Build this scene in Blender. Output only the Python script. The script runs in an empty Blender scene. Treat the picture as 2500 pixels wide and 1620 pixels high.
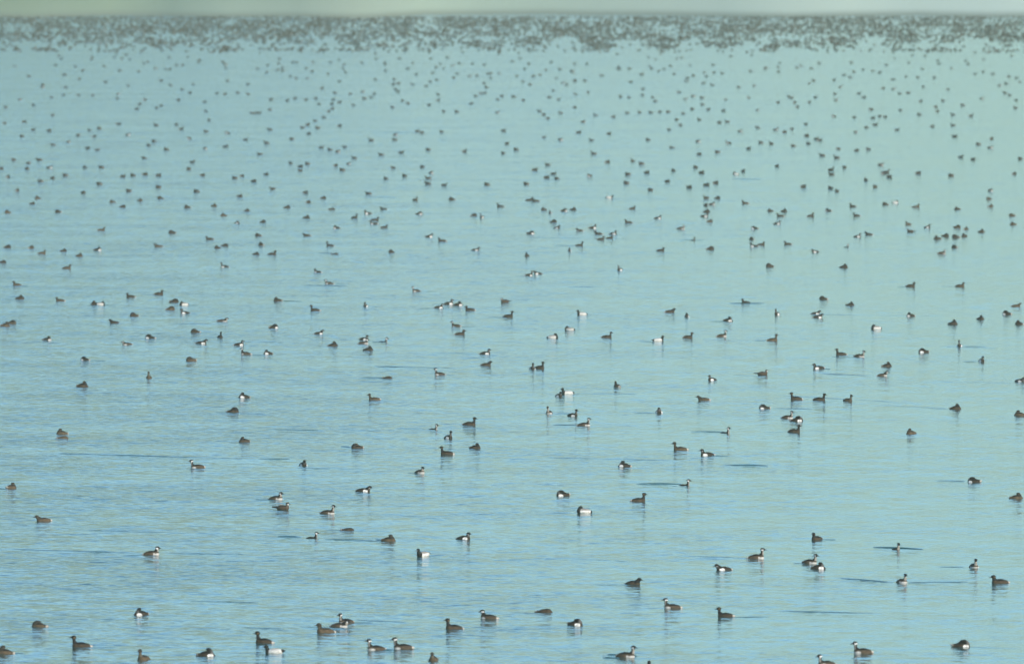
import bpy, bmesh, math, random
from mathutils import Vector, Matrix, noise as mnoise

random.seed(7)
S = bpy.context.scene
COL = S.collection
R = math.radians

# ------------------------------------------------------------------ camera
PW, PH = 2500.0, 1620.0          # photograph size, used to convert surveyed positions to lake positions
FPX = 30308.0                    # focal length in photograph pixels (long telescope)
CAM_H = 11.35                     # metres above the lake
PITCH = math.atan(1030.0 / FPX)   # the true horizon lies just above the frame
cam_d = bpy.data.cameras.new('camera')
cam = bpy.data.objects.new('camera', cam_d)
COL.objects.link(cam)
cam_d.sensor_width = 36.0
cam_d.lens = 36.0 * FPX / PW
cam_d.clip_start = 1.0
cam_d.clip_end = 60000.0
cam.location = (0, 0, CAM_H)
cam.rotation_euler = (R(90) - PITCH, 0, 0)
cam_d.dof.use_dof = True
cam_d.dof.focus_distance = 246.0
cam_d.dof.aperture_fstop = 4.6
S.camera = cam

# ------------------------------------------------------------------ light
SUN_EL, SUN_AZ = R(25), R(138)   # azimuth clockwise from +Y: behind the camera, to its right
world = bpy.data.worlds.new('World')
S.world = world
world.use_nodes = True
wn = world.node_tree
wn.nodes.clear()
sky = wn.nodes.new('ShaderNodeTexSky')
sky.sky_type = 'NISHITA'
sky.sun_disc = False
sky.sun_elevation = SUN_EL
sky.sun_rotation = SUN_AZ
sky.altitude = 1400
sky.air_density = 0.95
sky.dust_density = 0.1
sky.ozone_density = 3.0
tint = wn.nodes.new('ShaderNodeMix'); tint.data_type = 'RGBA'; tint.blend_type = 'MULTIPLY'
tint.inputs['Factor'].default_value = 1.0
tint.inputs['B'].default_value = (0.75, 1.0, 1.03, 1)
bg = wn.nodes.new('ShaderNodeBackground')
bg.inputs['Strength'].default_value = 0.15
wo = wn.nodes.new('ShaderNodeOutputWorld')
wn.links.new(sky.outputs['Color'], tint.inputs['A'])
wn.links.new(tint.outputs['Result'], bg.inputs['Color'])
wn.links.new(bg.outputs['Background'], wo.inputs['Surface'])

sun_d = bpy.data.lights.new('sun', 'SUN')
sun_d.energy = 3.5
sun_d.angle = R(0.5)
sun_d.color = (1.0, 0.92, 0.80)
sun = bpy.data.objects.new('sun', sun_d)
COL.objects.link(sun)
sdir = Vector((math.sin(SUN_AZ) * math.cos(SUN_EL), math.cos(SUN_AZ) * math.cos(SUN_EL), math.sin(SUN_EL)))
sun.rotation_euler = sdir.to_track_quat('Z', 'Y').to_euler()
sun.location = (30, -40, 60)

vs = S.view_settings
vs.view_transform = 'Standard'
vs.look = 'None'
vs.exposure = 0.9
vs.gamma = 1.0
vs.use_curve_mapping = False
S.cycles.use_denoising = True
S.cycles.max_bounces = 6
S.cycles.volume_bounces = 0
S.cycles.sample_clamp_indirect = 4.0

# ------------------------------------------------------------------ helpers
def lake(px, py):
    """photograph position -> point on the lake surface (z = 0)"""
    u = (px - PW / 2) / FPX
    v = -(py - PH / 2) / FPX
    d = Vector((u, math.cos(PITCH) + v * math.sin(PITCH), -math.sin(PITCH) + v * math.cos(PITCH)))
    t = -CAM_H / d.z
    return Vector((d.x * t, d.y * t, 0.0))

def link(o, parent=None):
    COL.objects.link(o)
    if parent is not None:
        o.parent = parent
    return o

def node(nt, kind, **kw):
    n = nt.nodes.new(kind)
    for k, v in kw.items():
        if k in n.inputs:
            n.inputs[k].default_value = v
        else:
            setattr(n, k, v)
    return n

# ------------------------------------------------------------------ materials
def water_material():
    m = bpy.data.materials.new('lake_water')
    m.use_nodes = True
    nt = m.node_tree
    L = nt.links.new
    b = nt.nodes['Principled BSDF']
    geo = node(nt, 'ShaderNodeNewGeometry')
    def mapped(sx, sy, rot=0.0):
        mp = node(nt, 'ShaderNodeMapping')
        mp.inputs['Scale'].default_value = (sx, sy, 1.0)
        mp.inputs['Rotation'].default_value = (0, 0, rot)
        L(geo.outputs['Position'], mp.inputs['Vector'])
        return mp.outputs['Vector']
    def noise(vec, scale, detail=2.0, rough=0.5):
        n = node(nt, 'ShaderNodeTexNoise')
        n.inputs['Scale'].default_value = scale
        n.inputs['Detail'].default_value = detail
        n.inputs['Roughness'].default_value = rough
        L(vec, n.inputs['Vector'])
        return n
    def vmath(op, a, bb):
        n = node(nt, 'ShaderNodeVectorMath', operation=op)
        for i, q in enumerate((a, bb)):
            if isinstance(q, (tuple, list)):
                n.inputs[i].default_value = q
            elif q is not None:
                L(q, n.inputs[i])
        return n
    def ramp(val, lo, hi, to0, to1):
        n = node(nt, 'ShaderNodeMapRange')
        n.interpolation_type = 'SMOOTHSTEP'
        L(val, n.inputs['Value'])
        n.inputs['From Min'].default_value = lo
        n.inputs['From Max'].default_value = hi
        n.inputs['To Min'].default_value = to0
        n.inputs['To Max'].default_value = to1
        return n.outputs['Result']
    def mul(a, bb):
        n = node(nt, 'ShaderNodeMath', operation='MULTIPLY')
        for i, q in enumerate((a, bb)):
            if isinstance(q, (int, float)):
                n.inputs[i].default_value = q
            else:
                L(q, n.inputs[i])
        return n.outputs[0]
    # ripples of two sizes, as slopes of the surface
    n1 = noise(mapped(0.34, 1.0, R(3)), 5.0, 2.0, 0.55)
    n2 = noise(mapped(0.5, 1.0, R(-6)), 10.0, 1.0, 0.5)
    # gust patches: long lanes where the ripples stand higher
    g1 = noise(mapped(0.11, 0.16, R(-1.5)), 1.0, 4.0, 0.62)
    gust = ramp(g1.outputs['Fac'], 0.38, 0.64, GUST_LO, GUST_HI)
    sep = node(nt, 'ShaderNodeSeparateXYZ'); L(geo.outputs['Position'], sep.inputs[0])
    den = node(nt, 'ShaderNodeMath', operation='ADD'); L(sep.outputs['Y'], den.inputs[0]); den.inputs[1].default_value = 60.0
    ratio = node(nt, 'ShaderNodeMath', operation='DIVIDE'); L(sep.outputs['X'], ratio.inputs[0]); L(den.outputs[0], ratio.inputs[1])
    lee = ramp(ratio.outputs[0], -0.038, 0.040, LEE_L, LEE_R)   # the right-hand water lies in the lee and is calmer
    gust = mul(gust, lee)
    s1 = vmath('SUBTRACT', n1.outputs['Color'], (0.5, 0.5, 0.5))
    s2 = vmath('SUBTRACT', n2.outputs['Color'], (0.5, 0.5, 0.5))
    a1 = node(nt, 'ShaderNodeVectorMath', operation='SCALE'); L(s1.outputs[0], a1.inputs[0]); L(mul(gust, AMP1), a1.inputs['Scale'])
    a2 = node(nt, 'ShaderNodeVectorMath', operation='SCALE'); L(s2.outputs[0], a2.inputs[0]); L(mul(gust, AMP2), a2.inputs['Scale'])
    add = vmath('ADD', a1.outputs[0], a2.outputs[0])
    flat = vmath('MULTIPLY', add.outputs[0], (1, 1, 0))
    nn = vmath('ADD', geo.outputs['Normal'], flat.outputs[0])
    nrm = node(nt, 'ShaderNodeVectorMath', operation='NORMALIZE'); L(nn.outputs[0], nrm.inputs[0])
    L(nrm.outputs[0], b.inputs['Normal'])
    b.inputs['Base Color'].default_value = WATER_COL
    b.inputs['Roughness'].default_value = WATER_ROUGH
    b.inputs['IOR'].default_value = 1.333
    return m

AMP1, AMP2 = 0.52, 0.44
LEE_L, LEE_R = 1.2, 0.28
GUST_LO, GUST_HI = 0.62, 1.42
WATER_COL = (0.018, 0.075, 0.070, 1)
WATER_ROUGH = 0.09
MAT_WATER = water_material()

def plumage_material():
    m = bpy.data.materials.new('plumage')
    m.use_nodes = True
    nt = m.node_tree
    b = nt.nodes['Principled BSDF']
    at = node(nt, 'ShaderNodeAttribute', attribute_name='Col')
    tc = node(nt, 'ShaderNodeTexCoord')
    mp = node(nt, 'ShaderNodeMapping'); mp.inputs['Scale'].default_value = (0.45, 1, 1)
    no = node(nt, 'ShaderNodeTexNoise'); no.inputs['Scale'].default_value = 48; no.inputs['Detail'].default_value = 3
    rg = node(nt, 'ShaderNodeMapRange')
    rg.inputs['From Min'].default_value = 0.3; rg.inputs['From Max'].default_value = 0.7
    rg.inputs['To Min'].default_value = 0.5; rg.inputs['To Max'].default_value = 1.4
    mx = node(nt, 'ShaderNodeVectorMath', operation='SCALE')
    nt.links.new(tc.outputs['Object'], mp.inputs['Vector'])
    nt.links.new(mp.outputs['Vector'], no.inputs['Vector'])
    nt.links.new(no.outputs['Fac'], rg.inputs['Value'])
    nt.links.new(at.outputs['Color'], mx.inputs[0])
    nt.links.new(rg.outputs['Result'], mx.inputs['Scale'])
    nt.links.new(mx.outputs[0], b.inputs['Base Color'])
    b.inputs['Roughness'].default_value = 0.75
    b.inputs['Specular IOR Level'].default_value = 0.2
    return m

MAT_BIRD = plumage_material()

def shore_material():
    m = bpy.data.materials.new('dry_shore')
    m.use_nodes = True
    nt = m.node_tree
    b = nt.nodes['Principled BSDF']
    geo = node(nt, 'ShaderNodeNewGeometry')
    mp = node(nt, 'ShaderNodeMapping'); mp.inputs['Scale'].default_value = (0.012, 0.012, 0.2)
    no = node(nt, 'ShaderNodeTexNoise'); no.inputs['Scale'].default_value = 1.0; no.inputs['Detail'].default_value = 5
    cr = node(nt, 'ShaderNodeValToRGB')
    cr.color_ramp.elements[0].position = 0.35; cr.color_ramp.elements[0].color = (0.17, 0.24, 0.125, 1)
    cr.color_ramp.elements[1].position = 0.70; cr.color_ramp.elements[1].color = (0.23, 0.285, 0.18, 1)
    nt.links.new(geo.outputs['Position'], mp.inputs['Vector'])
    nt.links.new(mp.outputs['Vector'], no.inputs['Vector'])
    nt.links.new(no.outputs['Fac'], cr.inputs['Fac'])
    # glow at the right painted into the ground: green turning paler rightward
    sp = node(nt, 'ShaderNodeSeparateXYZ'); nt.links.new(geo.outputs['Position'], sp.inputs[0])
    mr = node(nt, 'ShaderNodeMapRange'); nt.links.new(sp.outputs['X'], mr.inputs['Value'])
    mr.inputs['From Min'].default_value = -60; mr.inputs['From Max'].default_value = 90
    mr.inputs['To Min'].default_value = 0; mr.inputs['To Max'].default_value = 1
    mx = node(nt, 'ShaderNodeMix', data_type='RGBA')
    nt.links.new(mr.outputs['Result'], mx.inputs['Factor'])
    nt.links.new(cr.outputs['Color'], mx.inputs['A'])
    mx.inputs['B'].default_value = (0.70, 0.76, 0.62, 1)
    # wet mud along the water's edge, drying upslope
    wet = node(nt, 'ShaderNodeMapRange'); nt.links.new(sp.outputs['Z'], wet.inputs['Value'])
    wet.interpolation_type = 'SMOOTHSTEP'
    wet.inputs['From Min'].default_value = -0.1; wet.inputs['From Max'].default_value = 0.8
    mw = node(nt, 'ShaderNodeMix', data_type='RGBA')
    nt.links.new(wet.outputs['Result'], mw.inputs['Factor'])
    mw.inputs['A'].default_value = (0.19, 0.21, 0.155, 1)
    nt.links.new(mx.outputs['Result'], mw.inputs['B'])
    nt.links.new(mw.outputs['Result'], b.inputs['Base Color'])
    b.inputs['Roughness'].default_value = 0.95
    return m

# ------------------------------------------------------------------ the setting
bm = bmesh.new()
bmesh.ops.create_grid(bm, x_segments=2, y_segments=2, size=1.0)
me = bpy.data.meshes.new('water')
bm.to_mesh(me); bm.free()
for v in me.vertices:
    v.co.x *= 3500
    v.co.y = 2900 + v.co.y * 3300
me.materials.append(MAT_WATER)
water = link(bpy.data.objects.new('water', me))
water['kind'] = 'structure'
water['label'] = 'rippled blue-green lake water reaching to the far shore'

# far shore: a low dry slope rising out of the lake behind the flock
SHORE_Y = lake(1250, 41).y
HILL_LOW, HILL_HIGH = 6.0, 40.0
bm = bmesh.new()
NX, NY = 150, 18
grid = []
for j in range(NY):
    row = []
    f = j / (NY - 1)
    for i in range(NX):
        t = -1 + 2 * i / (NX - 1)
        x = 3200 * (0.15 * t + 0.85 * t ** 3)
        y = SHORE_Y + 34 * mnoise.noise(Vector((x * 0.05, 1.7, 0))) + 40 * mnoise.noise(Vector((x * 0.16, 5.7, 0))) + f * f * 1500
        u = max(0.0, min(1.0, (100 - x) / 190.0))
        crest = HILL_LOW + (HILL_HIGH - HILL_LOW) * u * u * (3 - 2 * u)      # unseen crest shaped high left, low right, so lake reflections brighten rightward
        h = -1.0 + crest * (1 - math.exp(-7.0 * f * f)) * (1 + 0.25 * mnoise.noise(Vector((x * 0.006, f * 3, 4.0))))
        row.append(bm.verts.new((x, y, h)))
    grid.append(row)
for j in range(NY - 1):
    for i in range(NX - 1):
        bm.faces.new((grid[j][i], grid[j][i + 1], grid[j + 1][i + 1], grid[j + 1][i]))
me = bpy.data.meshes.new('far_shore')
bm.to_mesh(me); bm.free()
me.polygons.foreach_set('use_smooth', [True] * len(me.polygons))
me.materials.append(shore_material())
shore = link(bpy.data.objects.new('hills', me))
shore['kind'] = 'structure'

# the air between: one closed box of even, thin haze
bm = bmesh.new()
bmesh.ops.create_cube(bm, size=1.0)
me = bpy.data.meshes.new('haze')
bm.to_mesh(me); bm.free()
for v in me.vertices:
    v.co.x *= 7400
    v.co.y = 2900 + v.co.y * 6800
    v.co.z = -2.0 if v.co.z < 0 else 270.0
mh = bpy.data.materials.new('haze_air')
mh.use_nodes = True
mh.node_tree.nodes.clear()
pv = mh.node_tree.nodes.new('ShaderNodeVolumePrincipled')
pv.inputs['Color'].default_value = (0.60, 0.70, 0.48, 1)
pv.inputs['Density'].default_value = 0.00033
pv.inputs['Anisotropy'].default_value = 0.0
mo = mh.node_tree.nodes.new('ShaderNodeOutputMaterial')
mh.node_tree.links.new(pv.outputs['Volume'], mo.inputs['Volume'])
me.materials.append(mh)
haze = link(bpy.data.objects.new('haze', me))
haze['kind'] = 'stuff'
haze['label'] = 'thin pale haze over the lake'

# ------------------------------------------------------------------ ripples on the water (wakes and swell lines)
# photograph x0, y0, x1, y1, height in m, depth in m
RIPPLES = [
    (1549, 1180, 1668, 1181, .034, .16), (1683, 1053, 1775, 1054, .032, .16),
    (641, 1047, 793, 1050, .028, .20), (877, 921, 958, 922, .036, .22),
    (909, 894, 1116, 898, .024, .22), (131, 1106, 640, 1120, .018, .20),
    (625, 1119, 712, 1120, .016, .20), (717, 1142, 909, 1144, .014, .22),
    (2127, 1335, 2258, 1340, .032, .16), (2056, 1411, 2186, 1421, .018, .18),
    (2212, 1421, 2370, 1420, .018, .18), (733, 696, 853, 698, .030, .24),
    (770, 617, 828, 619, .030, .24), (1652, 586, 1722, 586, .034, .24),
    (1775, 740, 1870, 740, .022, .24), (1347, 599, 1420, 600, .022, .24),
    (1290, 580, 1540, 582, .012, .3), (900, 323, 1066, 325, .035, .5),
    (165, 1291, 625, 1306, .010, .22), (0, 1338, 345, 1349, .014, .22),
    (395, 1350, 625, 1352, .012, .2), (1360, 1361, 1580, 1371, .007, .2),
    (1640, 1355, 1880, 1363, .009, .2), (1895, 1490, 2170, 1497, .012, .18),
    (2000, 911, 2130, 917, .016, .24), (2145, 988, 2318, 997, .009, .24),
    (2260, 930, 2490, 935, .007, .26), (1250, 1114, 1680, 1124, .011, .24),
    (1760, 1134, 1880, 1136, .018, .2), 
    (2290, 1383, 2360, 1384, .016, .16),
    (2320, 1578, 2500, 1582, .009, .16),
    (673, 1308, 740, 1310, .018, .16),
    (785, 1315, 930, 1318, .014, .16), (915, 1317, 940, 1318, .02, .16),
    (2276, 1172, 2360, 1174, .016, .2), 
    (1480, 1597, 1515, 1598, .024, .14),
    (1532, 1600, 1556, 1600, .024, .14), (1345, 1036, 1415, 1037, .02, .18),
    (1050, 861, 1170, 862, .014, .22), (960, 1045, 1040, 1046, .016, .2),
    (830, 1089, 860, 1091, .02, .18), (1400, 960, 1560, 961, .012, .24),
    (1850, 961, 2260, 985, .009, .24), (1885, 996, 1990, 998, .012, .2),
    (868, 481, 970, 482, .03, .4), (1780, 436, 1860, 438, .02, .4),
    (1380, 700, 1480, 700, .012, .3), (560, 832, 700, 836, .012, .3),
    (420, 790, 520, 790, .012, .3), (240, 785, 310, 790, .016, .3),
    (2290, 845, 2440, 850, .010, .3), (1910, 766, 2330, 772, .009, .3),
    (300, 1420, 480, 1424, .008, .18), (450, 1465, 640, 1470, .009, .16),
    (590, 1530, 700, 1533, .010, .16), (860, 1512, 1000, 1518, .012, .16),
    (930, 1585, 965, 1586, .016, .14), (2050, 1410, 2070, 1411, .014, .16),
]
ridge_mat = MAT_WATER
def add_ripple(k, x0, y0, x1, y1, hh, dep):
    a, b_ = lake(x0, y0), lake(x1, y1)
    d = b_ - a
    ln = d.length
    n = max(8, min(60, int(ln / 0.07)))
    prof = [(-1.0, -0.012), (-0.55, 0.35), (-0.25, 0.85), (0.0, 1.0), (0.35, 0.7), (0.7, 0.25), (1.0, -0.012)]
    side = Vector((0, 1, 0))
    bm = bmesh.new()
    rows = []
    for i in range(n + 1):
        t = i / n
        env = max(0.0, math.sin(math.pi * t)) ** 0.35
        wob = 0.75 + 0.5 * mnoise.noise(Vector((t * ln * 0.9, k * 3.1, 0)))
        c = a + d * t + side * (0.10 * mnoise.noise(Vector((t * ln * 0.5, k * 7.7, 2))))
        row = []
        for (s, z) in prof:
            zz = z * min(hh * 1.25, 0.024) * env * wob if z > 0 else -0.012
            row.append(bm.verts.new((c.x, c.y + s * dep * 0.5, max(zz, -0.012) - 0.003)))
        rows.append(row)
    for i in range(n):
        for j in range(len(prof) - 1):
            bm.faces.new((rows[i][j], rows[i + 1][j], rows[i + 1][j + 1], rows[i][j + 1]))
    bmesh.ops.recalc_face_normals(bm, faces=bm.faces)
    me = bpy.data.meshes.new('ripple')
    bm.to_mesh(me); bm.free()
    me.polygons.foreach_set('use_smooth', [True] * len(me.polygons))
    me.materials.append(ridge_mat)
    link(bpy.data.objects.new('ripple', me), water)
for k, r_ in enumerate(RIPPLES):
    add_ripple(k, *r_)

# ------------------------------------------------------------------ birds: shapes
# a shape is a list of (tag, kind, data); solids are fused into one continuous skin by a voxel remesh
def E(tag, c, r, rot=0.0):
    return (tag, 'ell', (c, r, rot))
def T(tag, pts):
    return (tag, 'tube', pts)

def shape(pose):
    if pose in 'UNLM':
        dz = {'U': 0.0, 'N': -0.004, 'L': -0.050, 'M': -0.008}[pose]
        sh = [E('body', (-0.004, 0, -0.046 + dz), (0.148, 0.092, 0.124)),
              E('body', (0.072, 0, 0.020 + dz), (0.060, 0.056, 0.050)),
              E('body', (-0.050, 0, -0.016 + dz), (0.108, 0.074, 0.082)),
              E('rump', (-0.122, 0, 0.012 + dz), (0.042, 0.038, 0.026)),
              E('rump', (-0.152, 0, 0.018 + dz), (0.020, 0.022, 0.012))]
        if pose == 'M':      # neck drawn in, head held low and forward
            sh += [T('neck', [((0.078, 0, 0.034), 0.052), ((0.108, 0, 0.066), 0.038), ((0.116, 0, 0.082), 0.033)]),
                   E('head', (0.130, 0, 0.092), (0.042, 0.031, 0.030)),
                   T('bill', [((0.160, 0, 0.088), 0.012), ((0.182, 0, 0.083), 0.008), ((0.200, 0, 0.079), 0.005)])]
        elif pose == 'N':
            sh += [T('neck', [((0.078, 0, 0.034), 0.048), ((0.096, 0, 0.070), 0.031), ((0.093, 0, 0.096), 0.025)]),
                   E('head', (0.106, 0, 0.112), (0.041, 0.030, 0.031)),
                   T('bill', [((0.136, 0, 0.108), 0.012), ((0.158, 0, 0.104), 0.008), ((0.178, 0, 0.101), 0.005)])]
        else:
            sh += [T('neck', [((0.078, 0, 0.034 + dz), 0.046), ((0.104, 0, 0.076 + dz), 0.028),
                              ((0.108, 0, 0.108 + dz), 0.022), ((0.100, 0, 0.134 + dz), 0.022)]),
                   E('head', (0.113, 0, 0.150 + dz), (0.040, 0.029, 0.031)),
                   T('bill', [((0.142, 0, 0.147 + dz), 0.011), ((0.165, 0, 0.142 + dz), 0.008), ((0.186, 0, 0.138 + dz), 0.005)])]
        return sh
    if pose == 'S':   # resting, fluffed up, head drawn down on the back
        return [E('body', (0.000, 0, -0.060), (0.148, 0.096, 0.146)),
                E('body', (0.050, 0, 0.016), (0.066, 0.062, 0.056)),
                E('rump', (-0.108, 0, 0.018), (0.046, 0.046, 0.032)),
                T('neck', [((0.048, 0, 0.044), 0.058), ((0.038, 0, 0.094), 0.028)]),
                E('head', (0.034, 0, 0.112), (0.040, 0.030, 0.028)),
                T('bill', [((0.062, 0, 0.104), 0.011), ((0.084, 0, 0.090), 0.007)])]
    if pose == 'Q':   # asleep, bill laid back into the shoulder feathers
        return [E('body', (-0.004, 0, -0.060), (0.150, 0.096, 0.142)),
                E('body', (0.060, 0, 0.018), (0.062, 0.062, 0.054)),
                E('rump', (-0.112, 0, 0.022), (0.044, 0.046, 0.032)),
                E('rump', (-0.144, 0, 0.030), (0.022, 0.026, 0.016)),
                T('neck', [((0.066, 0, 0.046), 0.056), ((0.050, 0, 0.084), 0.042), ((0.030, 0, 0.092), 0.036)]),
                E('head', (0.014, 0, 0.096), (0.042, 0.032, 0.028)),
                T('bill', [((-0.018, 0.012, 0.088), 0.011), ((-0.042, 0.022, 0.078), 0.007)])]
    if pose == 'H':   # head under: only the rounded back shows
        return [E('body', (0.005, 0, -0.060), (0.160, 0.086, 0.120)),
                E('body', (0.045, 0, 0.004), (0.085, 0.062, 0.062)),
                E('rump', (-0.125, 0, 0.012), (0.048, 0.040, 0.026))]
    if pose == 'W':   # diving duck, head up
        return [E('body', (-0.010, 0, 0.030), (0.165, 0.086, 0.070)),
                E('breast', (0.105, 0, 0.034), (0.066, 0.064, 0.058)),
                E('rump', (-0.145, 0, 0.040), (0.056, 0.045, 0.034)),
                E('rump', (-0.190, 0, 0.046), (0.030, 0.030, 0.014)),
                T('neck', [((0.125, 0, 0.060), 0.048), ((0.142, 0, 0.110), 0.035)]),
                E('head', (0.150, 0, 0.136), (0.043, 0.036, 0.040)),
                T('bill', [((0.186, 0, 0.130), 0.015), ((0.210, 0, 0.124), 0.013), ((0.230, 0, 0.121), 0.011)])]
    if pose == 'K':   # duck asleep, bill tucked in the back feathers
        return [E('body', (-0.010, 0, 0.034), (0.160, 0.090, 0.070)),
                E('breast', (0.100, 0, 0.036), (0.068, 0.066, 0.058)),
                E('rump', (-0.150, 0, 0.036), (0.050, 0.044, 0.032)),
                T('neck', [((0.110, 0, 0.060), 0.050), ((0.098, 0, 0.104), 0.040)]),
                E('head', (0.080, 0, 0.120), (0.050, 0.036, 0.036)),
                T('bill', [((0.040, 0, 0.112), 0.014), ((0.010, 0, 0.106), 0.011)])]
    if pose == 'R':   # stiff-tailed duck
        return [E('body', (-0.010, 0, 0.034), (0.140, 0.088, 0.070)),
                E('breast', (0.080, 0, 0.036), (0.066, 0.066, 0.060)),
                T('tail', [((-0.120, 0, 0.046), 0.030), ((-0.190, 0, 0.050), 0.016), ((-0.262, 0, 0.054), 0.011)]),
                T('neck', [((0.100, 0, 0.060), 0.046), ((0.108, 0, 0.104), 0.033)]),
                E('head', (0.116, 0, 0.128), (0.042, 0.034, 0.036)),
                T('bill', [((0.150, 0, 0.122), 0.014), ((0.178, 0, 0.114), 0.012)])]

WHITE = (0.68, 0.64, 0.57)
def mixc(a, b, t):
    t = max(0.0, min(1.0, t))
    return tuple(a[i] * (1 - t) + b[i] * t for i in range(3))

def plumage(pose, pl, tag, p, low):
    """feather colour of the point p (bird space, bill along +x)"""
    x, y, z = p
    n = mnoise.noise(Vector(p) * 28.0) * 0.5
    if pose == 'W' or pose == 'K':
        if tag in ('head', 'neck'):
            return (0.016, 0.020, 0.018)
        if tag == 'bill':
            return (0.16, 0.20, 0.22)
        if tag in ('breast', 'rump') and (x > 0.085 or x < -0.13):
            return (0.022, 0.020, 0.018)
        edge = 0.078 + 0.010 * n
        if pl == 'r':
            return mixc((0.34, 0.31, 0.27), WHITE, 0.9 - max(0.0, z - 0.05) / 0.05)
        return WHITE if z < edge - 0.018 else mixc((0.20, 0.18, 0.15), (0.34, 0.30, 0.26), 0.5 + n)
    if pose == 'R':
        if tag == 'tail':
            return (0.020, 0.018, 0.016)
        if tag == 'bill':
            return (0.10, 0.11, 0.12)
        if tag == 'head':
            return WHITE if (z < 0.132 and x > 0.112) else (0.035, 0.028, 0.024)
        if tag == 'neck':
            return (0.10, 0.075, 0.055)
        return mixc((0.085, 0.058, 0.038), (0.035, 0.026, 0.020), (z - 0.045) / 0.04 + n)
    # grebes
    back = {'d': (0.007, 0.007, 0.006), 'c': (0.009, 0.008, 0.007), 'w': (0.008, 0.007, 0.006), 'b': (0.025, 0.020, 0.014)}[pl]
    flank = {'d': (0.056, 0.037, 0.022), 'c': (0.072, 0.050, 0.031), 'w': (0.036, 0.025, 0.016), 'b': (0.094, 0.064, 0.036)}[pl]
    if tag == 'bill':
        return (0.055, 0.055, 0.055)
    if tag == 'head':
        hz = {'U': 0.150, 'N': 0.112, 'L': 0.100, 'S': 0.112, 'M': 0.092, 'Q': 0.096}[pose]
        hx = {'U': 0.113, 'N': 0.106, 'L': 0.113, 'S': 0.034, 'M': 0.130, 'Q': 0.014}[pose]
        cap = (0.010, 0.010, 0.010)
        if pl == 'd':
            return (0.16, 0.10, 0.045) if (abs(y) > 0.018 and x < hx + 0.004 and z < hz + 0.002) else cap
        if pl == 'b':
            return mixc((0.030, 0.026, 0.020), (0.10, 0.082, 0.06), (hz - z) / 0.02)
        if pose in 'SQ':
            return (0.55, 0.52, 0.48) if (abs(y) > 0.016 and z < hz - 0.004 and pl == 'c') else cap
        lim = hz + (0.003 if pl == 'c' else -0.012)
        return (0.84, 0.81, 0.76) if (z < lim and hx - 0.034 < x < hx + 0.014 and abs(y) > 0.008) else cap
    if tag == 'neck':
        if pl == 'd':
            return (0.020, 0.019, 0.020)
        if pl == 'b':
            return mixc((0.035, 0.03, 0.022), (0.11, 0.09, 0.06), (x - 0.09) / 0.03)
        front = x - {'U': 0.106, 'N': 0.100, 'L': 0.106, 'S': 0.060, 'M': 0.112, 'Q': 0.070}[pose]
        return mixc(back, (0.30, 0.265, 0.22) if pl == 'c' else (0.10, 0.09, 0.08), front / 0.016 + 0.35)
    zz = z + low
    top = 0.046 + 0.018 * n
    if tag == 'rump' and x < -0.10:
        return mixc(flank, (0.44, 0.39, 0.32), (-0.115 - x) / 0.025) if zz < 0.045 else back
    if pl == 'w':
        q = ((x - 0.060) / 0.046) ** 2 + ((zz - 0.010) / 0.029) ** 2
        if q < 1.0 + n:
            return WHITE
    if pl == 'c' and zz < 0.024 + 0.02 * n and x > 0.03:
        return mixc(flank, WHITE, 0.6)
    return mixc(flank, back, (zz - top) / 0.014 + 0.5 + n)

def add_ell(bm, c, r, seg=20, ring=12):
    m = Matrix.Translation(c) @ Matrix.Diagonal((r[0], r[1], r[2], 1.0))
    bmesh.ops.create_uvsphere(bm, u_segments=seg, v_segments=ring, radius=1.0, matrix=m)

def add_tube(bm, pts, seg=14):
    # a chain of overlapping balls: the remesh melts them into a tapered limb
    for (a, ra), (b, rb) in zip(pts, pts[1:]):
        A, B = Vector(a), Vector(b)
        n = max(2, int((B - A).length / (0.35 * min(ra, rb))) + 1)
        for i in range(n + 1):
            t = i / n
            r = ra * (1 - t) + rb * t
            add_ell(bm, A.lerp(B, t), (r, r, r), seg, 8)

def sdf(prim, p):
    tag, kind, d = prim
    if kind == 'ell':
        c, r, _ = d
        q = Vector(((p[0] - c[0]) / r[0], (p[1] - c[1]) / r[1], (p[2] - c[2]) / r[2]))
        return (q.length - 1.0) * min(r)
    best = 9.0
    for (a, ra), (b, rb) in zip(d, d[1:]):
        A, B, P = Vector(a), Vector(b), Vector(p)
        ab = B - A
        t = max(0.0, min(1.0, (P - A).dot(ab) / ab.length_squared))
        best = min(best, (P - (A + ab * t)).length - (ra * (1 - t) + rb * t))
    return best

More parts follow.
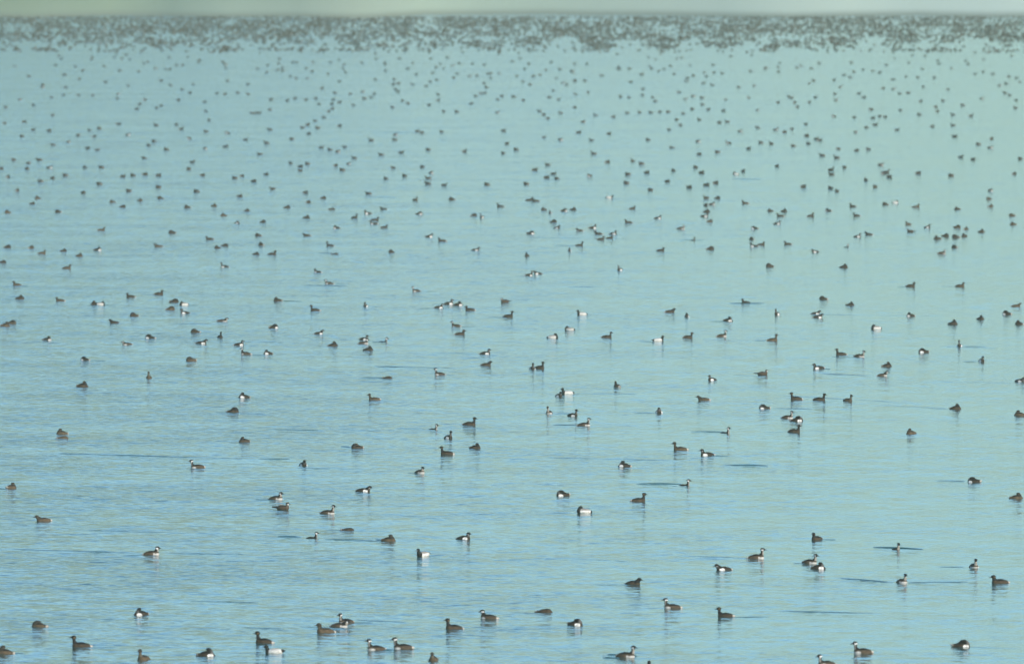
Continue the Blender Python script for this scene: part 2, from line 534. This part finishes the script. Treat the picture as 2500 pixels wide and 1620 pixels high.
SKINS = {}
def skin(pose):
    """one continuous surface for a pose: verts, faces, tag per vert"""
    if pose in SKINS:
        return SKINS[pose]
    sh = shape(pose)
    bm = bmesh.new()
    for tag, kind, d in sh:
        if kind == 'ell':
            add_ell(bm, d[0], d[1])
        else:
            add_tube(bm, d)
    me = bpy.data.meshes.new('tmp')
    bm.to_mesh(me); bm.free()
    ob = bpy.data.objects.new('tmp', me)
    COL.objects.link(ob)
    md = ob.modifiers.new('r', 'REMESH'); md.mode = 'VOXEL'; md.voxel_size = 0.0045
    ms = ob.modifiers.new('s', 'SMOOTH'); ms.factor = 0.5; ms.iterations = 4
    dg = bpy.context.evaluated_depsgraph_get()
    ev = bpy.data.meshes.new_from_object(ob.evaluated_get(dg))
    vs_ = [tuple(v.co) for v in ev.vertices]
    fs_ = [tuple(f.vertices) for f in ev.polygons]
    bpy.data.objects.remove(ob); bpy.data.meshes.remove(me); bpy.data.meshes.remove(ev)
    # drop what lies well under water
    keep = [f for f in fs_ if max(vs_[i][2] for i in f) > -0.025]
    used = sorted({i for f in keep for i in f})
    mp = {o: n for n, o in enumerate(used)}
    vs_ = [vs_[i] for i in used]
    keep = [tuple(mp[i] for i in f) for f in keep]
    tags = [min(sh, key=lambda q: sdf(q, p))[0] for p in vs_]
    SKINS[pose] = (vs_, keep, tags)
    return SKINS[pose]

MESHES = {}
def bird_mesh(pose, pl):
    key = pose + pl
    if key in MESHES:
        return MESHES[key]
    vs_, fs_, tags = skin(pose)
    me = bpy.data.meshes.new('bird_' + key)
    me.from_pydata(vs_, [], fs_)
    ca = me.color_attributes.new('Col', 'FLOAT_COLOR', 'POINT')
    low = 0.05 if pose == 'L' else 0.0
    for i, p in enumerate(vs_):
        c = plumage(pose, pl, tags[i], p, low)
        ca.data[i].color = (c[0], c[1], c[2], 1)
    me.polygons.foreach_set('use_smooth', [True] * len(me.polygons))
    me.materials.append(MAT_BIRD)
    MESHES[key] = me
    return me

# ------------------------------------------------------------------ birds: where they float
# surveyed in twelve fields of 625 x 405 (origin given); field units 1/3.808, x, waterline, pose+plumage+heading
F = 3.808
FIELDS = {
(0, 1215): "405,212,Nb200 1408,525,Nc20 1310,1085,Sw200 365,1195,Sb180 755,1380,Ud180 45,1445,Sb180 1335,1500,Ub265 1918,1465,Sw0 1705,1610,Nd180",
(625, 1215): "185,12,Nc340 250,108,Rd0 668,145,Uc0 855,300,Hd0 512,370,Lc0 1235,398,Sb0 1930,382,Nw345 1555,540,Wd222 645,1248,Nb180 835,1160,Uc215 775,1195,Nc350 1840,1215,Ud180 2165,1120,Nc180 1115,1410,Uc180 1365,1400,Uc190 1650,1505,Nb275 75,1345,Ud180 170,1440,Wr180",
(1250, 1215): "1175,30,Ud0 668,140,Kd205 2270,560,Uc0 1968,668,Nw200 1125,800,Nd330 1490,1020,Uc180 1985,1100,Ud180 302,1060,Hd0 590,1180,Sw350 1060,1475,Uc330 1268,1580,Nd280",
(1875, 1215): "455,385,Nd240 1183,478,Lc300 1915,645,Uc285 1245,785,Uc310 2155,790,Nd180 390,605,Uc320 470,655,Sw0 880,1440,Uc180 1800,1380,Sw0 545,1552,Uc190",
(0, 810): "440,75,Sw0 1395,60,Sw180 1182,118,Nc180 2045,52,Ud300 1868,108,Nw0 2220,125,Nw0 2285,210,Uc180 1815,5,Sd180 790,265,Sw180 1775,268,Sb180 1385,428,Ub250 768,508,Sd0 2268,610,Sw180 2168,745,Sd0 575,945,Sb180 585,990,Hb0 2270,1020,Sd200 1835,1262,Uc190 105,1450,Sb30",
(625, 810): "580,18,Nw0 1005,72,Nw330 998,110,Nc0 1045,170,Sd0 1175,92,Lc0 715,130,Sd0 110,205,Sw180 1895,25,Nd0 2130,205,Nw0 2135,312,Nd0 1708,398,Uc180 1225,432,Hd0 1100,632,Ub180 1985,865,Ud0 1640,905,Lc0 1788,988,Uw320 938,1078,Sd180 2040,1080,Sd0 1775,1135,Ud180 438,1240,Nw290 1522,1310,Nc290 998,1480,Nw0",
(1250, 810): "380,58,Kd0 880,52,Ud0 1360,85,Wr0 1635,55,Ud0 1950,42,Uc0 188,345,Uw290 255,340,Ud330 435,598,Nw300 515,575,Wr180 978,510,Nb90 1862,448,Nw240 1785,635,Nb180 345,758,Uc270 565,780,Uw330 668,870,Uc0 1365,750,Sw270 1968,938,Lc0 1565,1095,Ub200 1815,1145,Nw200 1045,1250,Sw180 1590,1425,Lc0 470,1520,Sw180 2345,712,Sw180 2330,400,Rd0",
(1875, 810): "40,80,Ub0 680,212,Ud180 850,230,Uc0 470,340,Nw180 1105,320,Sd0 1060,408,Nc0 1445,190,Sw180 1780,135,Uw270 1985,272,Nw290 2340,460,Nw330 262,628,Ud180 478,635,Ud0 742,640,Ub330 1745,715,Sd0 180,800,Uc0 270,828,Sw0 245,930,Ud0 1330,945,Sb250 1915,1395,Sw180 2340,775,Sb180 2310,1545,Sb0",
(0, 405): "250,35,Sb 790,20,Sb 940,20,Sb 75,110,Sd 375,150,Sb 490,120,Sb 605,95,Sb 1145,105,Sb 1235,95,Sb 1350,85,Sb 1475,95,Sb 1755,35,Sb 1885,95,Sb 2180,120,Sd 2250,100,Sd 2360,150,Sd 160,235,Sb 920,175,Sb 1195,240,Sb 1470,205,Sb 775,255,Sb 1825,245,Sd 2230,290,Sb 300,355,Sd 350,305,Sb 70,435,Sb 540,430,Sd 1045,340,Sb 1140,385,Sd 1300,325,Sb 1490,305,Sd 1740,390,Sd 1990,375,Sb 2295,420,Sd 2080,465,Sb 2205,535,Sw 940,600,Nb 1600,625,Sd 1950,685,Nd180 2020,765,Sd 2090,745,Sd0 70,760,Sd 290,765,Sb 390,815,Nb 590,795,Sd 738,840,Sb 910,785,Sw0 1475,750,Nb180 25,900,Sd 620,955,Nb 2090,940,Uw180 160,1110,Nb180 185,1235,Sd 560,1255,Nb180 885,1290,Sd180 935,1292,Kd0 1215,1220,Nd180 1475,1195,Nd0 1620,1265,Sd0 1710,1295,Kd180 1585,1335,Sb0 1720,1370,Nw180 1245,1395,Sd180 1065,1460,Nd180 2065,1445,Nc0 50,1490,Sb 110,1465,Sb",
(625, 405): "95,85,Sd 410,50,Nb 740,5,Sd 800,45,Sb 1270,25,Sw 1545,15,Sd 1630,70,Sw 1205,125,Sd 1380,100,Sd 1600,120,Nb 1598,172,Nd180 1750,185,Nd0 2145,180,Sb 155,220,Nb180 460,255,Sd 1045,265,Nd180 625,305,Sd 485,340,Sd 1480,320,Ub300 1820,315,Sd 290,390,Sd0 705,405,Hd0 2275,380,Nd180 470,485,Sd0 1040,445,Nw180 1190,405,Nd180 915,485,Ud300 1520,450,Sw0 2025,465,Sd 2100,480,Uw270 65,525,Sd 1105,505,Nd0 1095,540,Nw180 745,580,Sw180 1190,575,Nd0 20,650,Sd 475,650,Nd180 1605,660,Nw0 1730,700,Nd180 50,740,Sb 690,745,Ud180 150,825,Nd0 0,825,Sd 735,822,Hd0 1258,805,Sd 2040,785,Nw0 575,990,Nw180 680,1095,Nc180 1490,1165,Uc180 200,1255,Sd180 1020,1305,Nw270 550,1345,Ud180 1790,1285,Nw0 1698,1320,Nw0 1880,1295,Sw0 1990,1340,Nd180 2315,1268,Rb180 165,1505,Sw0 1860,1490,Uc180 2345,1402,Ud0",
(1250, 405): "215,45,Sb 385,80,Nd 325,115,Sd 415,125,Sd 720,100,Sw 1075,85,Sd 1255,70,Sd 1500,50,Sd 1705,20,Sd 1765,70,Sd 2080,80,Kd180 2150,55,Sd 130,175,Sd 1445,150,Sd 1060,165,Sd 1650,205,Sd 1810,185,Sd 1895,165,Sd 1285,230,Sd 905,300,Wr0 160,320,Nd0 225,330,Nd180 1910,305,Sd 1805,305,Nb 2170,350,Nb180 1855,360,Nw 1800,370,Sd 295,410,Sd 355,440,Nw270 485,420,Sw 570,410,Sd 1118,400,Nd 1810,430,Sd 1355,490,Nw0 1790,470,Nw0 1840,520,Sb 385,525,Sd 1085,530,Nd180 415,580,Nw300 630,605,Nc180 750,580,Nw0 805,635,Nd180 940,635,Nw0 825,685,Nd0 905,675,Nd0 175,630,Sw0 1570,585,Nc0 2255,585,Sw 2230,685,Sd 1680,690,Lb300 2315,735,Nd 2250,750,Nw180 625,742,Ud0 535,790,Nw270 1380,790,Nd0 1845,775,Sd0 140,840,Nd270 155,1020,Uw0 242,1005,Nw180 1005,970,Uw270 2175,1275,Nd180 650,1385,Wr180 1465,1360,Nd0 1625,1400,Nw270 2010,1440,Sw0 535,1530,Kd180",
(1875, 405): "85,10,Sd 590,85,Nd 710,20,Sd 330,200,Sd 910,140,Sd 1070,75,Sw 1130,110,Sd 1400,75,Sb 1700,95,Sb 2290,80,Sb 580,215,Sw 640,240,Sd 995,200,Sb 2070,235,Sw 1090,360,Sd 1185,345,Kd0 790,380,Nd 2055,310,Sb 2070,380,Sb 1375,385,Nb 1760,405,Sd 20,420,Sd 150,425,Sd 115,470,Nd 395,470,Nd0 560,420,Sw 825,465,Nd 85,540,Nw 2270,465,Sb 1305,545,Nb 1325,615,Rd180 1480,575,Nw 1760,575,Sb 1840,590,Sb 2280,545,Sb 830,660,Nw 940,640,Nd180 1575,680,Sd 1650,655,Sd 1745,665,Sd 1825,655,Sd 1985,615,Sb 185,730,Nd180 440,800,Nw200 720,755,Lc0 1735,760,Sd 1615,815,Nc0 15,935,Sd 705,945,Sd0 1325,1120,Nd 1785,1120,Nb0 515,1240,Sd 765,1295,Sd0 85,1380,Uw270 440,1375,Nw 460,1410,Nw 1325,1395,Sw 2220,1380,Sw180 2305,1305,Nb0 1720,1470,Sd 1975,1425,Sd 2335,1470,Sd 1005,1515,Kb180",
}
# small, far birds: four fields of 650 x 420 (units 1/3.6615), middle of each bird; w = shows white
G = 3.6615
FAR = {
0: "180,880 460,860 300,930 470,1020 50,950 215,1080 295,1150 440,1160 195,1210 610,1260 40,1090 700,1200 800,1155 885,1140 840,1210 1060,1100 1145,1195 475,1285 785,1315 870,1330 120,1420 255,1450 350,1420 445,1490w 765,1480 905,1490 1290,1405 1330,1290 1375,1255 1485,1330 1395,1110 1580,1105 1620,1145 1690,1230 1840,1165 1835,1320 2015,1300 2035,1180 2195,1240 1870,1065 1840,985 1830,900 1595,885 1940,825 2010,830 2125,820 1630,790 1700,820 1730,745 1440,710 1060,830 1050,870 1250,920 1225,965 1290,880 1400,955 1440,935 700,840 830,840 565,840 380,770 585,770 1145,755 740,620 930,580 1070,620 1240,630 570,660 1390,600 1480,605 1720,1440 1690,1505 1985,540 130,580 1320,540 1160,520 1020,500 10,1500",
600: "195,570 330,620 400,670 460,550 600,545 760,545 870,605 1035,550w 550,690 835,715 735,650 590,630 1250,620 1490,550 1525,655 1670,640 1700,590 1740,560 1850,575 1910,555 1325,700 1365,735 1650,720 1610,760 2000,670 2070,665 2190,685 2265,645 2150,770 680,780 795,820 935,830 1045,810 1150,830 1120,860w 1060,870 1360,810 1340,790 1400,890 1450,915 1310,950 960,930 840,905 780,880 770,920 775,960 740,985 700,1040 620,1070 555,1105 640,1135 505,1130 565,1185 840,1115 215,1150 215,970 120,1000 225,880 370,890 440,870 540,880 625,870 655,920 1720,885 1720,835 1640,930 1770,985 1885,990 2015,915 2055,850 2100,825 2140,820 2250,880 2250,995w 2290,850 185,1270 410,1235 125,1370 675,1310 750,1330 825,1345 885,1305 1535,1165 1575,1175 1750,1170 1340,1195 1330,1240 1120,1245 1210,1375 1390,1355 1630,1330 1955,1345 2305,1160 2335,1275 2300,1360 550,1455 490,1480 795,1475 920,1455 970,1405 1310,1500 1575,1485 860,1515 400,1450 20,830 85,1000 55,1000",
1250: "250,660 160,745 395,690 565,705 650,710 530,625 945,605 1050,605 1230,580 1310,625 1150,655 1450,650 1560,715 1620,665 1800,570 1805,640 1720,640 2135,625 1790,750 2025,770 370,800 330,860 565,830 680,815 415,880 15,855 100,885 1170,785 1165,840 1045,860 970,855 1255,860 1280,895 1490,815 1550,875 1620,850 1695,865 2115,865 1910,880 1700,925 560,950 245,985 285,1015 320,1050 435,1000 745,1020 905,1035 1030,1000 1140,995 1240,995 1320,990 1395,990 1530,1005 1610,965 1755,970 1890,980 2195,975w 1470,1060 1505,1110 1675,1060 1855,1085 1925,1080 640,1080w 1405,1150 2195,1130 2040,1165w 595,1175 865,1185 285,1220 435,1240 710,1245 1215,1240 1665,1255w 1935,1270 2115,1320 35,1330 730,1365 1430,1310 1675,1370 1835,1350 320,1465 855,1440 1080,1430 1155,1455 1440,1515 1640,1490 210,1515 2060,1525 430,610 350,545 150,560 45,670 800,665 1220,500",
1850: "835,550 480,600 350,590 185,630 550,555 1090,640 1150,570 1030,625 1325,675 1210,700 770,660 825,680 685,705 740,765 460,735 690,830 905,825 950,860 700,885 515,860 460,905 300,865 330,905 355,945 180,905 275,850 1120,780 1215,785 1270,825 1345,820 1480,765 1700,790 1470,605 1730,600 1940,650 2100,650 2210,820 2250,840 2165,755 2310,885 2305,955 2005,870 1455,895 1655,890 1590,945 1605,985 1830,930 1275,975 1010,970 1445,1015 1745,1015 1905,1025 1030,1045 1090,1030 1140,1035 865,1040 680,1030w 970,1130 1050,1105 875,1170w 1245,1150 1560,1120 1745,1110 1760,1210 1970,1280 2090,1230 2080,1310 1815,1395 1925,1415 430,1100 305,1145 160,1150 240,1170 440,1205 525,1235 555,1245 450,1275 315,1295 120,1275 25,1265 720,1320 705,1400 575,1380 885,1335 985,1325w 780,1485 655,1510 1100,1465 180,1480 2345,1410 1150,1530 1620,560 1880,560 1520,455 1380,485 2400,700 2420,1050",
}

birds = []
for (ox, oy), txt in FIELDS.items():
    for tok in txt.split():
        a, b_, c = tok.split(',')
        x, y = ox + float(a) / F, oy + float(b_) / F
        yaw = float(c[2:]) if len(c) > 2 else random.choice((0, 180)) + random.uniform(-45, 45)
        birds.append([x, y, c[0], c[1], yaw + random.uniform(-24, 24)])
far = []
for ox, txt in FAR.items():
    for tok in txt.split():
        w = tok.endswith('w')
        a, b_ = tok.rstrip('w').split(',')
        x, y = ox + float(a) / G, float(b_) / G + 4
        if all((x - q[0]) ** 2 + (y - q[1]) ** 2 > 70 for q in birds):
            far.append([x, y, random.choice('SSNNU'), 'w' if w else random.choice('ddddbbcw'),
                        random.choice((0, 180)) + random.uniform(-45, 45)])

for q in birds:
    if q[2] == 'S' and random.random() < 0.42:
        q[2] = 'Q'
    elif q[2] == 'N' and random.random() < 0.36:
        q[2] = 'M'
birds.sort(key=lambda q: -q[1])
ducks = [q for q in birds if q[2] in 'WKR']
grebes = [q for q in birds if q[2] not in 'WKR']
far += grebes[300:]
grebes = grebes[:300]

LOOK = {
    'U': {'d': 'dark grebe with tall neck', 'c': 'white-cheeked grebe with tall neck', 'w': 'white-breasted grebe with tall neck', 'b': 'brownish grebe with tall neck'},
    'N': {'d': 'dark short-necked grebe', 'c': 'white-cheeked short-necked grebe', 'w': 'white-flanked short-necked grebe', 'b': 'brownish short-necked grebe'},
    'S': {'d': 'dark hunched resting grebe', 'c': 'pale-cheeked resting grebe', 'w': 'white-sided hunched resting grebe', 'b': 'brownish hunched resting grebe'},
    'M': {'d': 'dark grebe with head held low', 'c': 'white-cheeked grebe with head held low', 'w': 'white-breasted grebe with head held low', 'b': 'brownish grebe with head held low'},
    'Q': {'d': 'dark sleeping grebe', 'c': 'pale-cheeked sleeping grebe', 'w': 'white-sided sleeping grebe', 'b': 'brownish sleeping grebe'},
    'L': {'d': 'dark low-swimming grebe', 'c': 'pale-throated low-swimming grebe', 'b': 'brownish low-swimming grebe', 'w': 'low-swimming grebe'},
    'H': {'d': 'dark diving grebe showing only its back', 'b': 'brownish grebe showing only its back', 'c': '', 'w': ''},
    'W': {'d': 'black-headed white-flanked duck', 'r': 'black-headed white-bodied duck'},
    'K': {'d': 'sleeping white-flanked duck', 'b': 'sleeping duck with white side'},
    'R': {'d': 'brown stiff-tailed duck', 'b': 'dark long-bodied duck with stiff tail'},
}
def facing(yaw):
    a = yaw % 360
    if 60 < a < 120:
        return 'seen from behind'
    if 245 < a < 295:
        return 'facing the viewer'
    return 'facing left' if 90 < a < 270 else 'facing right'

ONES = 'zero one two three four five six seven eight nine ten eleven twelve thirteen fourteen fifteen sixteen seventeen eighteen nineteen'.split()
TENS = '0 0 twenty thirty forty fifty sixty seventy eighty ninety'.split()
def say(n):
    n = max(1, min(99, n))
    if n < 20:
        return ONES[n]
    return TENS[n // 10] + ('-' + ONES[n % 10] if n % 10 else '')

used_labels = set()
def label_for(q):
    x, y, pose, pl, yaw = q
    px, py = int(round(100 * x / PW)), int(round(100 * y / PH))
    best = None
    for dx, dy, tail in ((0, 0, ''), (0, 0, ', front one'), (0, 0, ', rear one'), (1, 0, ''), (0, 1, ''), (-1, 0, '')):
        best = '%s%s, %s percent across and %s down%s' % (
            LOOK[pose][pl], '' if pose == 'H' else ' ' + facing(yaw), say(px + dx), say(py + dy), tail)
        if best not in used_labels:
            break
    used_labels.add(best)
    return best

def place_bird(name, q, cat, group):
    x, y, pose, pl, yaw = q
    o = bpy.data.objects.new(name, bird_mesh(pose, pl))
    p = lake(x, y)
    o.location = (p.x, p.y, random.uniform(-0.006, 0.003))
    o.rotation_euler = (R(random.uniform(-3, 3)), R(random.uniform(-4, 3)), R(yaw))
    k = random.uniform(0.94, 1.07) * (0.80 if pose in 'WKR' else 0.93)
    o.scale = (k * (1.07 if pose in 'SQNMU' else 1.0), k * 1.03, k * random.uniform(0.94, 1.04) * (0.92 if pose in 'SQ' else 1.0))
    COL.objects.link(o)
    o['label'] = label_for(q)
    o['category'] = cat
    o['group'] = group
    return o

for q in grebes:
    place_bird('grebe', q, 'grebe', 'grebes floating on the lake')
for q in ducks:
    place_bird('duck', q, 'duck', 'ducks among the grebes')

# small disturbed water round the nearer birds
for k, q in enumerate((grebes + ducks)):
    x, y, pose, pl, yaw = q
    if y < 640 or random.random() < 0.55:
        continue
    sc_ = (y + 220) / 1720.0
    tail = -1 if math.cos(R(yaw)) > 0 else 1
    x0 = x + tail * random.uniform(4, 14) * sc_
    x1 = x + tail * random.uniform(40, 120) * sc_
    add_ripple(200 + k, min(x0, x1), y + random.uniform(-1, 3) * sc_, max(x0, x1), y + random.uniform(-1, 3) * sc_, random.uniform(.006, .013), random.uniform(.10, .16))

# ------------------------------------------------------------------ the far flock, past counting: one mass of small birds
for i in range(170):
    y = 122 + 90 * random.random() ** 1.7
    far.append([random.uniform(-10, 2510), y, random.choice('SSNU'), random.choice('dddbbw'), random.choice((0, 180)) + random.uniform(-50, 50)])
n_band = 0
while n_band < 9500:
    x = random.uniform(-60, 2560)
    t = random.random()
    y = 42 + 86 * t ** 1.05
    cl = mnoise.noise(Vector((x * 0.012, y * 0.05, 3.0))) + 0.6 * mnoise.noise(Vector((x * 0.04, y * 0.12, 9.0)))
    depth = (y - 42) / 86.0
    prob = 0.70 + 0.8 * cl - 1.1 * max(0.0, depth - 0.34)
    if random.random() < max(0.03, prob):
        far.append([x, y, random.choice('SSNNU'), random.choice('ddddbb') if random.random() < .96 else 'w', random.choice((0, 180)) + random.uniform(-60, 60)])
        n_band += 1

def low_bird(pose):
    """a light version of the same bird: closed rings from tail to bill tip"""
    hz = {'S': 0.112, 'N': 0.116, 'U': 0.150, 'H': 0.06, 'L': 0.110}[pose]
    hx = {'S': 0.055, 'N': 0.112, 'U': 0.112, 'H': 0.09, 'L': 0.112}[pose]
    bd = 0.060 if pose != 'S' else 0.070
    rings = [(-0.165, 0.045, 0.010, 0.010, 0), (-0.12, 0.042, 0.050, 0.040, 0), (-0.03, 0.036, 0.076, bd, 0),
             (0.05, 0.036, 0.072, bd * 0.95, 0), (0.095, 0.046, 0.050, 0.046, 20),
             (0.5 * (0.105 + hx), 0.5 * (0.07 + hz), 0.026, 0.026, 80), (hx - 0.008, hz - 0.012, 0.027, 0.027, 75),
             (hx + 0.010, hz + 0.002, 0.030, 0.032, 20), (hx + 0.034, hz - 0.002, 0.014, 0.014, 0), (hx + 0.078, hz - 0.010, 0.003, 0.003, 0)]
    return rings

LOW = {}
def low_geo(pose):
    if pose in LOW:
        return LOW[pose]
    vs_, fs_, n = [], [], 6
    rg = low_bird(pose)
    for (x, z, ry, rz, tilt) in rg:
        ct, st = math.cos(R(tilt)), math.sin(R(tilt))
        for i in range(n):
            a = 2 * math.pi * (i + 0.5) / n
            u, w = ry * math.cos(a), rz * math.sin(a)
            vs_.append((x - w * st, u, z + w * ct))
    for j in range(len(rg) - 1):
        for i in range(n):
            fs_.append((j * n + i, j * n + (i + 1) % n, (j + 1) * n + (i + 1) % n, (j + 1) * n + i))
    fs_.append(tuple(range(n)))
    fs_.append(tuple(reversed(range((len(rg) - 1) * n, len(rg) * n))))
    LOW[pose] = (vs_, fs_, [j for j in range(len(rg)) for _ in range(n)])
    return LOW[pose]

import numpy as np
VV, FI, FS, CC = [], [], [], []
base = 0
BODY = {'d': (0.060, 0.048, 0.036), 'b': (0.10, 0.080, 0.055), 'c': (0.10, 0.082, 0.062), 'w': WHITE}
NECK = {'d': (0.03, 0.03, 0.03), 'b': (0.09, 0.07, 0.05), 'c': (0.5, 0.47, 0.43), 'w': (0.08, 0.075, 0.07)}
def low_arrays(pose, pl):
    vs_, fs_, ring = low_geo(pose)
    col = []
    for (a, b_, z), rr in zip(vs_, ring):
        if rr <= 4:
            c = (0.021, 0.020, 0.019) if z > 0.055 else (BODY[pl] if rr > 1 else (0.35, 0.31, 0.26))
            if pl == 'w' and rr < 3:
                c = (0.05, 0.045, 0.04)
        elif rr in (5, 6):
            c = NECK[pl]
        else:
            c = (0.02, 0.02, 0.02)
        col.append(c + (1.0,))
    return np.array(vs_), fs_, np.array(col)
CACHE = {}
for (x, y, pose, pl, yaw) in far:
    pose = {'W': 'N', 'K': 'N', 'R': 'N', 'M': 'N', 'Q': 'S'}.get(pose, pose)
    if (pose, pl) not in CACHE:
        CACHE[(pose, pl)] = low_arrays(pose, pl)
    va, fs_, ca_ = CACHE[(pose, pl)]
    p = lake(x, y)
    k = random.uniform(0.86, 1.02)
    c, s_ = math.cos(R(yaw)) * k, math.sin(R(yaw)) * k
    VV.append(np.column_stack((p.x + va[:, 0] * c - va[:, 1] * s_, p.y + va[:, 0] * s_ + va[:, 1] * c, va[:, 2] * k)))
    CC.append(ca_)
    FI += [tuple(base + i for i in f) for f in fs_]
    base += len(va)
V = np.concatenate(VV).tolist()
FA = FI
me = bpy.data.meshes.new('far_flock')
me.from_pydata(V, [], FA)
ca = me.color_attributes.new('Col', 'FLOAT_COLOR', 'POINT')
ca.data.foreach_set('color', np.concatenate(CC).ravel().astype('f'))
me.polygons.foreach_set('use_smooth', [True] * len(me.polygons))
me.materials.append(MAT_BIRD)
flock = link(bpy.data.objects.new('far_flock', me))
flock['kind'] = 'stuff'
flock['label'] = 'dense far flock of tiny grebes merging into a dark band below the shore'
flock['category'] = 'flock'
